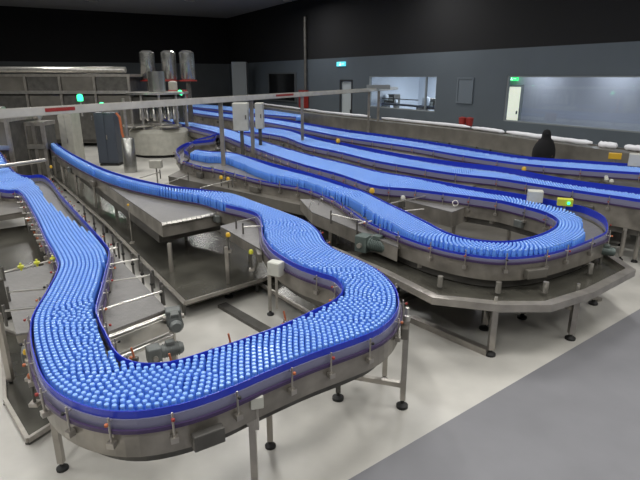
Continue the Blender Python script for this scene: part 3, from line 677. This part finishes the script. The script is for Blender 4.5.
# leg seen inside the loop
e = empty('support_stand', tuple(P(229, 299, 0)), 'short dark support stand inside the front conveyor loop', 'stand')
q = P(229, 297, 0); bar((q[0], q[1], .04), (q[0], q[1], .8), .05, .05).build('leg', 'steel', e); MB().lathe([(.06, 0), (.06, .02), (.02, .04)], (q[0], q[1], 0), 12).build('foot', 'rubber', e)

# ---------------------------------------------------------------- motors, boxes, sensors
def motor(c, rz, lab, s=1., m_='motor_green'):
    e = empty('gear_motor', tuple(c), lab, 'motor', 'grey-green gear motors')
    R = Matrix.Rotation(rz, 4, 'Z')
    def T(x, y, z): v = R @ Vector((x * s, y * s, z * s)); return (c[0] + v.x, c[1] + v.y, c[2] + v.z)
    mb = MB(); mb.tube([T(0, 0, 0), T(.02, 0, 0), T(.24, 0, 0), T(.27, 0, 0)], [.06 * s, .075 * s, .075 * s, .055 * s], 16); mb.build('motor_body', m_, e)
    mb = MB()
    for k in range(8): mb.tube([T(.04 + k * .024, 0, 0), T(.048 + k * .024, 0, 0)], .085 * s, 16)
    mb.build('cooling_fins', m_, e)
    MB().box(T(-.07, 0, -.01), (.16 * s, .17 * s, .2 * s), rz).build('gearbox', m_, e, .015)
    MB().box(T(.12, 0, .095), (.1 * s, .09 * s, .05 * s), rz).build('terminal_box', m_, e, .008)
    MB().tube([T(-.07, -.12, -.02), T(-.07, .12, -.02)], .03 * s, 12).build('output_shaft', 'steel', e)
motor(P(369, 243, .85), -.65, 'grey-green gear motor below the widening middle conveyor', 1.25)
motor(P(174, 318, .93), -1.2, 'dark grey gear motor at the corner of the lower left belt table', 0.85, 'motor_grey')
motor(P(160, 352, .75), .5, 'grey gear motor under the end of the lower left belt table', .8, 'motor_grey')
motor(P(205, 173, .85), .2, 'dark gear motor behind the accumulation table, left of yellow sensors', 1.3)
motor(P(598, 250, .86), -.5, 'dark gear motor hanging at the right end of the U-turn', .8)
# drive shaft of the belt table, with sprockets
a, b = P(108, 338, .90), P(172, 314, .90)
e = empty('drive_shaft', tuple(a), 'steel drive shaft and shell across the front of lower left belt table', 'shaft')
MB().tube([a, b], .03, 10).build('shaft', 'steel_light', e)
bar(a + [.03, -.07, -.07], b + [0, -.07, -.07], .02, .15).build('cover_plate', 'steel_light', e); MB().tube([a + [.03, -.07, -.20], b + [0, -.07, -.20]], .03, 12).build('roller', 'steel_light', e)
MB().tube([a + (b - a) * .93 + [0, 0, 0], a + (b - a) * 1.0], .08, 14).build('sprocket', 'steel_dark', e)
def jbox(c, size, rz, m_, lab, bracket=True, knob=None, leg_to=None):
    e = empty('junction_box', tuple(c), lab, 'box')
    MB().box(c, size, rz).build('enclosure', m_, e, .01)
    d = np.array([math.sin(rz), -math.cos(rz), 0]); MB().box(c + d * (size[1] / 2 + .004), (size[0] * .92, .012, size[2] * .92), rz).build('lid', m_, e, .004)
    if leg_to is not None: bar((c[0], c[1], leg_to), (c[0], c[1], c[2] - size[2] / 2), .03, .03).build('bracket', 'steel', e)
jbox(P(276, 268, 1.03), (.17, .12, .17), -.5, 'box_white', 'pale grey junction box on the inner side of the front conveyor', leg_to=.5)
jbox(P(535, 196, 1.22), (.25, .18, .2), -.3, 'box_white', 'pale junction box standing on the rail behind the U-turn', leg_to=.7)
jbox(P(637, 160, 1.3), (.35, .2, .3), -.5, 'box_white', 'pale box at right edge beside the farthest conveyor', leg_to=.6)
jbox(P(256, 400, .95), (.10, .08, .10), .3, 'box_white', 'small white sensor box below the rail of the front conveyor', leg_to=.7)
jbox(P(156, 164, 1.05), (.3, .2, .2), 0, 'box_beige', 'beige box behind the narrow lane near the grey pillar', leg_to=.2)
def sensor(px, py, z, r, m_, lab, drop=.25, m2='steel_dark'):
    r *= .68; c = P(px, py, z); e = empty('sensor', tuple(c), lab, 'sensor', 'yellow sensors around the lanes')
    MB().lathe([(r * .5, -r), (r, -r * .6), (r * 1.05, r * .3), (r * .7, r), (r * .2, r * 1.15)], c, 12).build('sensor_head', m_, e)
    MB().tube([c + [0, 0, -r], c + [0, 0, -drop]], .012, 8).build('stem', m2, e)
    MB().box(c + [0, 0, -drop], (.07, .07, .03)).build('foot_plate', 'steel', e)
sensor(228, 235, .98, .05, 'yellow', 'yellow sensor head on a stem beside the bare table at centre')
sensor(251, 252, .95, .045, 'lime', 'lime yellow sensor above the pale junction box')
sensor(221, 177.5, 1.0, .06, 'yellow', 'left one of the paired yellow sensors at middle')
sensor(228, 179, 1.0, .06, 'yellow', 'right one of the paired yellow sensors at middle')
sensor(51, 167, 1.05, .05, 'yellow', 'amber sensor at the left end of the bare table by the incoming lane')
sensor(128, 205, 1.02, .03, 'yellow', 'small amber sensor on the front edge of accumulation table', .7, 'steel')
jbox(P(565, 202, 1.22), (.24, .12, .12), -.35, 'lime', 'lime yellow sensor box with green light behind the U-turn', leg_to=.7)
q = P(565, 202, 1.22); tag(MB().lathe([(.02, -.02), (.025, 0), (.02, .02)], q + [.02, -.09, 0], 8).build('indicator_light', 'lamp_green'), 'tiny green indicator light on the lime sensor box behind the U-turn', 'light')
sensor(524, 169, 1.2, .07, 'yellow', 'small yellow sensor between third and farthest conveyors')
jbox(P(615, 156, 1.25), (.3, .14, .15), -.5, 'yellow', 'yellow sensor box right of the person on the far line', leg_to=.6)
sensor(338, 141, 1.2, .1, 'yellow', 'yellow sensor left behind the third conveyor')
sensor(372, 191, 1.15, .07, 'yellow', 'amber sensor behind the widening middle conveyor')
sensor(403, 198, 1.1, .06, 'box_white', 'white round sensor head inside the U')
sensor(26, 352, .98, .035, 'yellow', 'yellow sensor at the outer rail of the lower left bend')
sensor(30, 376, .95, .03, 'orange', 'orange sensor at the outer rail of the lower left bend')
for i, (x, y, z) in enumerate(((231, 337, 1.14), (286, 314, 1.14), (172, 357, 1.1), (134, 351, 1.0))):
    c = P(x, y, z); e = empty('rail_clamp', tuple(c), 'orange-red clamp pin ' + ['on the inner rail of the front run, middle one', 'on the inner rail of the front run, right one', 'on the inner rail of the front run, left one', 'in the dark gap beside the lower left table'][i], 'clamp', 'orange clamp pins on the inner rail')
    MB().tube([c + [0, 0, -.1], c + [-.02, 0, .03]], .009, 8).build('pin', 'orange', e); MB().box(c + [0, 0, -.08], (.05, .04, .04)).build('clamp_body', 'steel_dark', e)

# ---------------------------------------------------------------- overhead tray with its posts
ta, tb = P(-70, 114, 2.7), P(396, 87, 2.7)
d = (tb - ta)[:2]; L = np.linalg.norm(d); rz = math.atan2(d[1], d[0]); c = (ta + tb) / 2
e = empty('overhead_tray', (float(c[0]), float(c[1]), 0), 'long stainless overhead cable tray on posts crossing the left half', 'cable tray')
mb = MB(); p2 = np.array([ta[:2], tb[:2]])
mb.sweep(p2, -.10, .10, 2.575, 2.59); mb.sweep(p2, -.10, -.085, 2.575, 2.71); mb.sweep(p2, .085, .10, 2.575, 2.71); mb.build('channel', 'steel_bright', e)
mb = MB(); mb.sweep(p2, -.07, .07, 2.60, 2.67); mb.build('cable_bundle', 'steel_dark', e)
def along(px):   # point on the tray at picture column px
    lo, hi = 0., 1.
    for _ in range(40):
        m_ = (lo + hi) / 2; q = ta + (tb - ta) * m_; x = 320 + F * q[0] / (q[1] * CP + (CAM_H - q[2]) * SP)
        if x < px: lo = m_
        else: hi = m_
    return ta + (tb - ta) * lo
for px in (379, 302, 220, 251):
    q = along(px); bar((q[0], q[1], .02), (q[0], q[1], 2.575), .10 if px != 379 else .16, .10).build('post', 'steel_plate', e)
    MB().box((q[0], q[1], .01), (.3, .3, .02)).build('base_plate', 'steel_dark', e)
q = along(376); bar((q[0] - .3, q[1], .02), (q[0] - .3, q[1], 2.65), .1, .1).build('post', 'steel_plate', e); MB().box((q[0] + .1, q[1], 2.75), (1.0, .5, .18)).build('end_cap', 'column_grey', e)
for px in (56, 282):
    q = along(px); dd = d / L; n = np.array([dd[1], -dd[0]]); w_ = .3 if px == 56 else .55
    MB().sweep(np.array([q[:2] - dd * w_, q[:2] + dd * w_]), -.106, -.101, 2.63, 2.69).build('red_sticker', 'red', e)
def hung_cabinet(px0, px1, py0, py1, Y, lab, dep=.35):
    a = PY(px0, py0, Y); b = PY(px1, py1, Y); c = (a + b) / 2
    e = empty('control_cabinet', (c[0], Y, min(a[2], b[2])), lab, 'cabinet', 'pale control cabinets by the overhead tray post')
    MB().box((c[0], Y + dep / 2, c[2]), (b[0] - a[0], dep, a[2] - b[2])).build('cabinet_body', 'box_white', e, .015)
    MB().box((c[0], Y - .012, c[2]), ((b[0] - a[0]) * .94, .02, (a[2] - b[2]) * .96)).build('door', 'box_white', e, .005)
    MB().box((b[0] - .07, Y - .03, c[2]), (.03, .03, .12)).build('handle', 'steel_dark', e)
    bar((c[0], Y + dep / 2, 0), (c[0], Y + dep / 2, b[2]), .1, .1).build('stand', 'steel_dark', e)
hung_cabinet(232, 248.5, 103, 131, 16.3, 'wider pale control cabinet left of the tray post')
hung_cabinet(254.5, 263.5, 103, 129, 16.3, 'narrower pale control cabinet right of the tray post')

# floor cabinets at the left
def floor_cab(px0, px1, pyt, Y, name, m_, lab, dep=.7):
    a = PY(px0, pyt, Y); b = PY(px1, pyt, Y); h = a[2]; c = ((a + b) / 2)[0]; wd = b[0] - a[0]
    e = empty(name, (c, Y, 0), lab, 'cabinet')
    MB().box((c, Y + dep / 2, h / 2 + .05), (wd, dep, h - .1)).build('cabinet_body', m_, e, .01)
    MB().box((c - wd * .245, Y - .012, h / 2 + .05), (wd * .47, .02, h * .88)).build('door', m_, e, .005)
    MB().box((c + wd * .245, Y - .012, h / 2 + .05), (wd * .47, .02, h * .88)).build('door', m_, e, .005)
    MB().box((c + wd * .06, Y - .035, h * .55), (.03, .03, .16)).build('handle', 'steel', e)
    MB().box((c, Y + dep / 2, .04), (wd * .96, dep * .94, .08)).build('plinth', 'rubber', e)
    return e, c, h
e, c, h = floor_cab(93, 113, 113, 19.5, 'electrical_cabinet', 'cabinet_navy', 'tall dark navy electrical cabinet with green beacon, left background')
floor_cab(57, 70, 113, 18.0, 'electrical_cabinet', 'box_beige', 'tall beige electrical cabinet behind the start of the narrow lane')
def beacon(px, py, Y, lab, zbase):
    q = PY(px, py, Y); e = empty('signal_beacon', (q[0], q[1], zbase), lab, 'beacon', 'green signal beacons')
    MB().lathe([(.09, -.1), (.1, 0), (.09, .1), (.03, .13)], q, 12).build('lens', 'lamp_green', e)
    MB().tube([(q[0], q[1], zbase), (q[0], q[1], q[2] - .1)], .03, 8).build('stem', 'steel', e)
beacon(102, 106, 19.4, 'bright green signal beacon on top of the navy cabinet', h)
beacon(80, 98, 18.3, 'green signal beacon left of the navy cabinet above tray', 1.9)
beacon(180, 93, 24, 'green signal beacon by the red motor cover above tray', 2.2)
q = P(121, 130, 1.8)
o = MB().tube([PY(116, 113, 19), PY(119.5, 117, 19), PY(121, 126, 19), PY(122, 133, 19), PY(124, 139, 19), PY(125, 168, 19)], .045, 8).build('orange_hose', 'orange'); tag(o, 'orange hose hanging down the right side of the navy cabinet', 'hose')

# ---------------------------------------------------------------- rotary filling machine
cx, cy = P(163, 154, 0)[:2]
e = empty('rotary_filler', (cx, cy, 0), 'rotary filling machine with pale drum base and steel columns, left background', 'machine')
MB().lathe([(1.35, .12), (1.35, 1.0), (1.2, 1.12)], (cx, cy, 0), 10).build('base_drum', 'box_beige', e)
MB().lathe([(1.2, 0), (1.2, .12)], (cx, cy, 0), 10).build('plinth', 'rubber', e)
MB().lathe([(.9, 1.12), (.9, 1.2), (.5, 1.25), (.5, 1.35)], (cx, cy, 0), 24).build('turntable', 'steel_light', e)
MB().lathe([(.6, 1.24), (.62, 1.30)], (cx - .7, cy - .7, 0), 24).build('star_wheel', 'steel_light', e)
MB().lathe([(.5, 1.24), (.52, 1.30)], (cx + .6, cy - .8, 0), 24).build('star_wheel', 'steel_light', e)
for k in range(10):
    t = 2 * math.pi * k / 10; x, y = cx + 1.15 * math.cos(t), cy + 1.15 * math.sin(t)
    MB().tube([(x, y, 1.1), (x, y, 2.5)], .05, 8).build('column', 'steel', e)
for k in range(16):
    t = 2 * math.pi * k / 16; x, y = cx + .75 * math.cos(t), cy + .75 * math.sin(t)
    MB().lathe([(.03, 1.45), (.06, 1.5), (.06, 1.75), (.04, 1.8), (.04, 2.3)], (x, y, 0), 10).build('filling_valve', 'steel_light', e)
MB().lathe([(1.0, 2.1), (1.05, 2.15), (1.05, 2.4), (.8, 2.5)], (cx, cy, 0), 24).build('product_bowl', 'steel_dark', e)
MB().lathe([(1.3, 2.5), (1.3, 2.58)], (cx, cy, 0), 10).build('top_ring', 'steel_light', e)
MB().lathe([(.35, 2.58), (.35, 3.4)], (cx, cy, 0), 16).build('feed_pipe', 'tank', e)
# grey pillar post and cylinder
q = P(131, 172, 0); e = empty('steel_pillar', (q[0], q[1], 0), 'stout steel cylinder pillar between the navy cabinet and the filler', 'pillar')
MB().lathe([(.22, 0), (.22, 1.15), (.18, 1.2)], (q[0], q[1], 0), 20).build('cylinder', 'tank', e); MB().lathe([(.05, 1.2), (.05, 2.5)], (q[0], q[1], 0), 10).build('rod', 'steel', e)

# tall steel tanks behind, and red base
for i, px in enumerate((150, 171, 189)):
    q = PY(px, 90, 27); lab = ['tall steel cylinder above the overhead tray, left one', 'tall steel cylinder above the overhead tray, middle one', 'tall steel cylinder above the overhead tray, right one'][i]
    e = empty('process_column', (q[0], q[1], 0), lab, 'tank', 'steel process columns above the filler')
    zb = PY(px, 80, 27)[2]; MB().lathe([(.3, zb), (.36, zb + .1), (.36, 4.3), (.2, 4.4)], (q[0], q[1], 0), 18).build('shell', 'tank', e)
    MB().lathe([(.42, zb - .06), (.42, zb)], (q[0], q[1], 0), 18).build('flange', 'red', e)
    bar((q[0], q[1], 0), (q[0], q[1], zb - .06), .2, .2).build('support', 'steel_dark', e)
q = PY(178, 95, 25.2); e = empty('pump_unit', (q[0], q[1], 0), 'red pump unit with pale tank peeking over the overhead tray', 'pump')
MB().box((q[0], q[1], 2.35), (.75, .6, .5)).build('pump_housing', 'red', e, .04); MB().box((q[0], q[1], 1.05), (.5, .5, 2.1)).build('pump_stand', 'steel_dark', e)
MB().lathe([(.2, 2.6), (.2, 2.95), (.1, 3.0)], (q[0] - .2, q[1], 0), 14).build('reservoir', 'box_beige', e)

# big machine enclosure at the left background
def enclosure(px0, px1, pyt, Y, name, lab, dep, zsplit, nx):
    a = PY(px0, pyt, Y); b = PY(px1, pyt, Y); h = a[2]; W_ = b[0] - a[0]; cx = (a[0] + b[0]) / 2
    e = empty(name, (cx, Y, 0), lab, 'machine')
    MB().box((cx, Y + dep / 2, h * .5), (W_ * .96, dep * .9, h * .9)).build('inner_body', 'steel_dark', e)
    MB().box((cx, Y + dep / 2, h - .06), (W_ * 1.02, dep * 1.02, .12)).build('roof_beam', 'steel', e)
    MB().box((cx, Y - .02, zsplit), (W_, .12, .14)).build('mid_beam', 'steel_light', e)
    for k in range(nx + 1):
        x = a[0] + W_ * k / nx; bar((x, Y - .02, 0), (x, Y - .02, h), .1, .1).build('upright', 'steel', e)
        if k < nx:
            MB().box((x + W_ / nx / 2, Y + .02, (zsplit + h) / 2), (W_ / nx * .9, .03, (h - zsplit) * .86)).build('upper_panel', ('sheet', 'steel_dark')[k % 2], e)
            MB().box((x + W_ / nx / 2, Y + .02, zsplit / 2 + .1), (W_ / nx * .9, .03, zsplit * .8)).build('lower_panel', ('steel_dark', 'sheet')[k % 2], e)
            MB().box((x + W_ / nx * .8, Y - .02, zsplit / 2 + .1), (.04, .04, .2)).build('handle', 'steel_light', e)
    MB().tube([(a[0] + .2, Y + .3, h + .18), (b[0] - .2, Y + .3, h + .18)], .14, 12).build('air_duct', 'steel_light', e)
    return e
enclosure(-60, 6, 118, 15.5, 'rinser_machine', 'dark framed steel rinsing machine at the left edge', 2.0, 1.2, 3)
enclosure(-80, 128, 74, 25, 'blow_moulding_machine', 'very large grey-brown machine enclosure filling the left background', 3.5, 2.5, 6)
enclosure(24, 42, 122, 16.5, 'capping_machine', 'small dark steel capping machine where the narrow lane starts', .8, 1.1, 2)
# pale pipe across the machine front at left
o = MB().tube([P(-30, 171, 1.3), P(45, 160, 1.3)], .045, 10).build('steam_pipe', 'steel_light'); tag(o, 'pale horizontal pipe in front of the left machines, above incoming lane', 'pipe')

# ---------------------------------------------------------------- far steel line with wrapped bundles
ea = P(236, 101, 1.3); eb = P(700, 160, 1.3); 
e1 = [P(x, y, 1.3) for x, y in ((236, 102), (325, 114), (460, 128), (590, 145), (700, 159))]
pth = catmull([p[:2] for p in e1], .5)[:, :2]
e = empty('far_line', (float(pth[len(pth) // 2][0]), float(pth[len(pth) // 2][1]), 0), 'long grey steel line along the wall carrying white wrapped bundles', 'conveyor')
MB().sweep(pth, -.4, .4, 1.18, 1.24).build('deck', 'sheet', e)
MB().sweep(pth, -.42, -.4, .75, 1.28).build('side_plate', 'sheet', e); MB().sweep(pth, .4, .42, .75, 1.28).build('side_plate', 'sheet', e)
for k in range(2, len(pth) - 1, 4):
    for sg in (-.35, .35):
        q = pth[k]; t = pth[k + 1] - pth[k - 1]; t /= np.linalg.norm(t); q = q + np.array([-t[1], t[0]]) * sg
        bar((*q, 0), (*q, 1.18), .07, .07).build('leg', 'steel_dark', e)
def bundle(px, lab, r=.065):
    mb = MB(); pts = []; n = 12
    for k in range(n + 1):
        x = px[0] + (px[1] - px[0]) * k / n
        y = np.interp(x, (236, 325, 460, 590, 640, 700), (100.5, 112, 126, 143, 148.5, 157)); q = P(x, y, 1.33); pts.append(q + [0, 0, random.uniform(-.01, .01)])
    rr = [r * (.5 if k in (0, n) else random.uniform(.9, 1.1)) for k in range(n + 1)]
    tag(mb.tube(pts, rr, 10).build('wrapped_bundle', 'wrap'), lab, 'bundle', 'white wrapped bundles on the far line')
bundle((262, 300), 'white wrapped bundle on the far line, under the black window'); bundle((304, 370), 'white wrapped bundle on the far line, in front of the door')
bundle((382, 470), 'white wrapped bundle on the far line, under the smaller window'); bundle((472, 504), 'white wrapped bundle on the far line, left of the person in black')
bundle((507, 592), 'long white wrapped bundle on the far line, behind the person', .075); bundle((599, 617), 'short white wrapped bundle on the far line, right of the person', .09); bundle((625, 660), 'white wrapped bundle on the far line at the right edge', .09)
for i, (x, y) in enumerate(((462, 121), (469, 121.5))):
    q = P(x, y + 5, 1.3); e = empty('red_bin', tuple(q), ['left red bin on the far line between the windows', 'right red bin on the far line between the windows'][i], 'bin', 'red bins on the far line')
    MB().lathe([(.12, 0), (.15, .22), (.15, .3)], q, 12).build('bin_body', 'red', e); MB().lathe([(.16, .3), (.16, .33), (.05, .36)], q, 12).build('lid', 'red', e)
# round black curve drive at right edge
q = P(640, 164, .0); 
q = P(636, 183, .95); e = empty('rotary_table', (q[0], q[1], 0), 'dark round rotary table at the right edge between two conveyors', 'table')
MB().lathe([(.62, .88), (.65, .9), (.65, .95), (.6, .96)], (q[0], q[1], 0), 28).build('disc', 'steel_dark', e); MB().lathe([(.12, 0), (.12, .88)], (q[0], q[1], 0), 14).build('pedestal', 'steel', e)
for k in range(5):
    t = math.radians(100 + k * 22); MB().lathe([(.03, .96), (.05, 1.0), (.03, 1.05)], (q[0] + .6 * math.cos(t), q[1] + .6 * math.sin(t), 0), 8).build('guide_knob', 'box_white', e)

# ---------------------------------------------------------------- person in black
def person():
    top = P(547, 131.5, 1.66); x0, y0 = top[0], top[1]
    e = empty('person', (x0, y0, 0), 'person dressed all in black with covered head, standing behind the farthest bottle conveyor', 'person')
    V = [(0, 0, .95), (0, 0, 1.15), (0, .02, 1.34), (0, 0, 1.44), (0, -.02, 1.53), (0, -.03, 1.62),
         (.17, 0, 1.36), (.25, -.03, 1.12), (.16, -.2, .98), (.10, -.27, .99), (-.17, 0, 1.36), (-.25, -.03, 1.12), (-.16, -.2, .98), (-.10, -.27, .99),
         (.09, 0, .88), (.10, -.01, .5), (.10, .02, .09), (.11, -.12, .03), (-.09, 0, .88), (-.10, -.01, .5), (-.10, .02, .09), (-.11, -.12, .03)]
    E = [(0, 1), (1, 2), (2, 3), (3, 4), (4, 5), (2, 6), (6, 7), (7, 8), (8, 9), (2, 10), (10, 11), (11, 12), (12, 13), (0, 14), (14, 15), (15, 16), (16, 17), (0, 18), (18, 19), (19, 20), (20, 21)]
    Rr = [.15, .13, .14, .055, .09, .07, .07, .05, .035, .03, .07, .05, .035, .03, .10, .065, .045, .04, .10, .065, .045, .04]
    me = bpy.data.meshes.new('body'); me.from_pydata(V, E, []); o = bpy.data.objects.new('body', me); COL.objects.link(o)
    sk = o.modifiers.new('skin', 'SKIN'); 
    for i, r in enumerate(Rr): me.skin_vertices[0].data[i].radius = (r, r * .85)
    me.skin_vertices[0].data[0].use_root = True
    ss = o.modifiers.new('sub', 'SUBSURF'); ss.levels = 2; ss.render_levels = 2
    me.materials.append(M['skin']); o.parent = e
    def shell(name, prof, mtl, ell=.7, n=24, fold=.03):
        mb = MB(); vs = []
        for r, z, dx, dy in prof:
            for k in range(n):
                t = 2 * math.pi * k / n; rr = r * (1 + fold * math.sin(t * 7) * (1.5 - z))
                vs.append((x0 + dx + rr * math.cos(t), y0 + dy + rr * ell * math.sin(t), z))
        fs = [(i * n + k, i * n + (k + 1) % n, (i + 1) * n + (k + 1) % n, (i + 1) * n + k) for i in range(len(prof) - 1) for k in range(n)]
        fs.append(tuple(range((len(prof) - 1) * n, len(prof) * n))); mb.add(vs, fs, 0, True)
        ob = mb.build(name, mtl, e); return ob
    shell('robe', [(.33, .06, 0, 0), (.32, .4, 0, 0), (.31, .8, -.02, 0), (.33, 1.0, -.03, -.03), (.32, 1.15, -.03, -.03), (.27, 1.3, -.01, 0), (.2, 1.42, 0, 0), (.10, 1.48, 0, 0)], 'cloth_black', .85)
    shell('headscarf', [(.24, 1.3, 0, 0), (.19, 1.4, 0, .0), (.135, 1.48, 0, 0), (.13, 1.55, 0, .0), (.12, 1.62, 0, 0), (.085, 1.69, 0, 0), (.03, 1.72, 0, 0)], 'cloth_black', .95, fold=.01)
    # the covered face opening
    MB().lathe([(.02, -.05), (.055, -.02), (.055, .03), (.02, .06)], (x0, y0 - .085, 1.57), 10).build('face', 'cloth_black', e)
person()
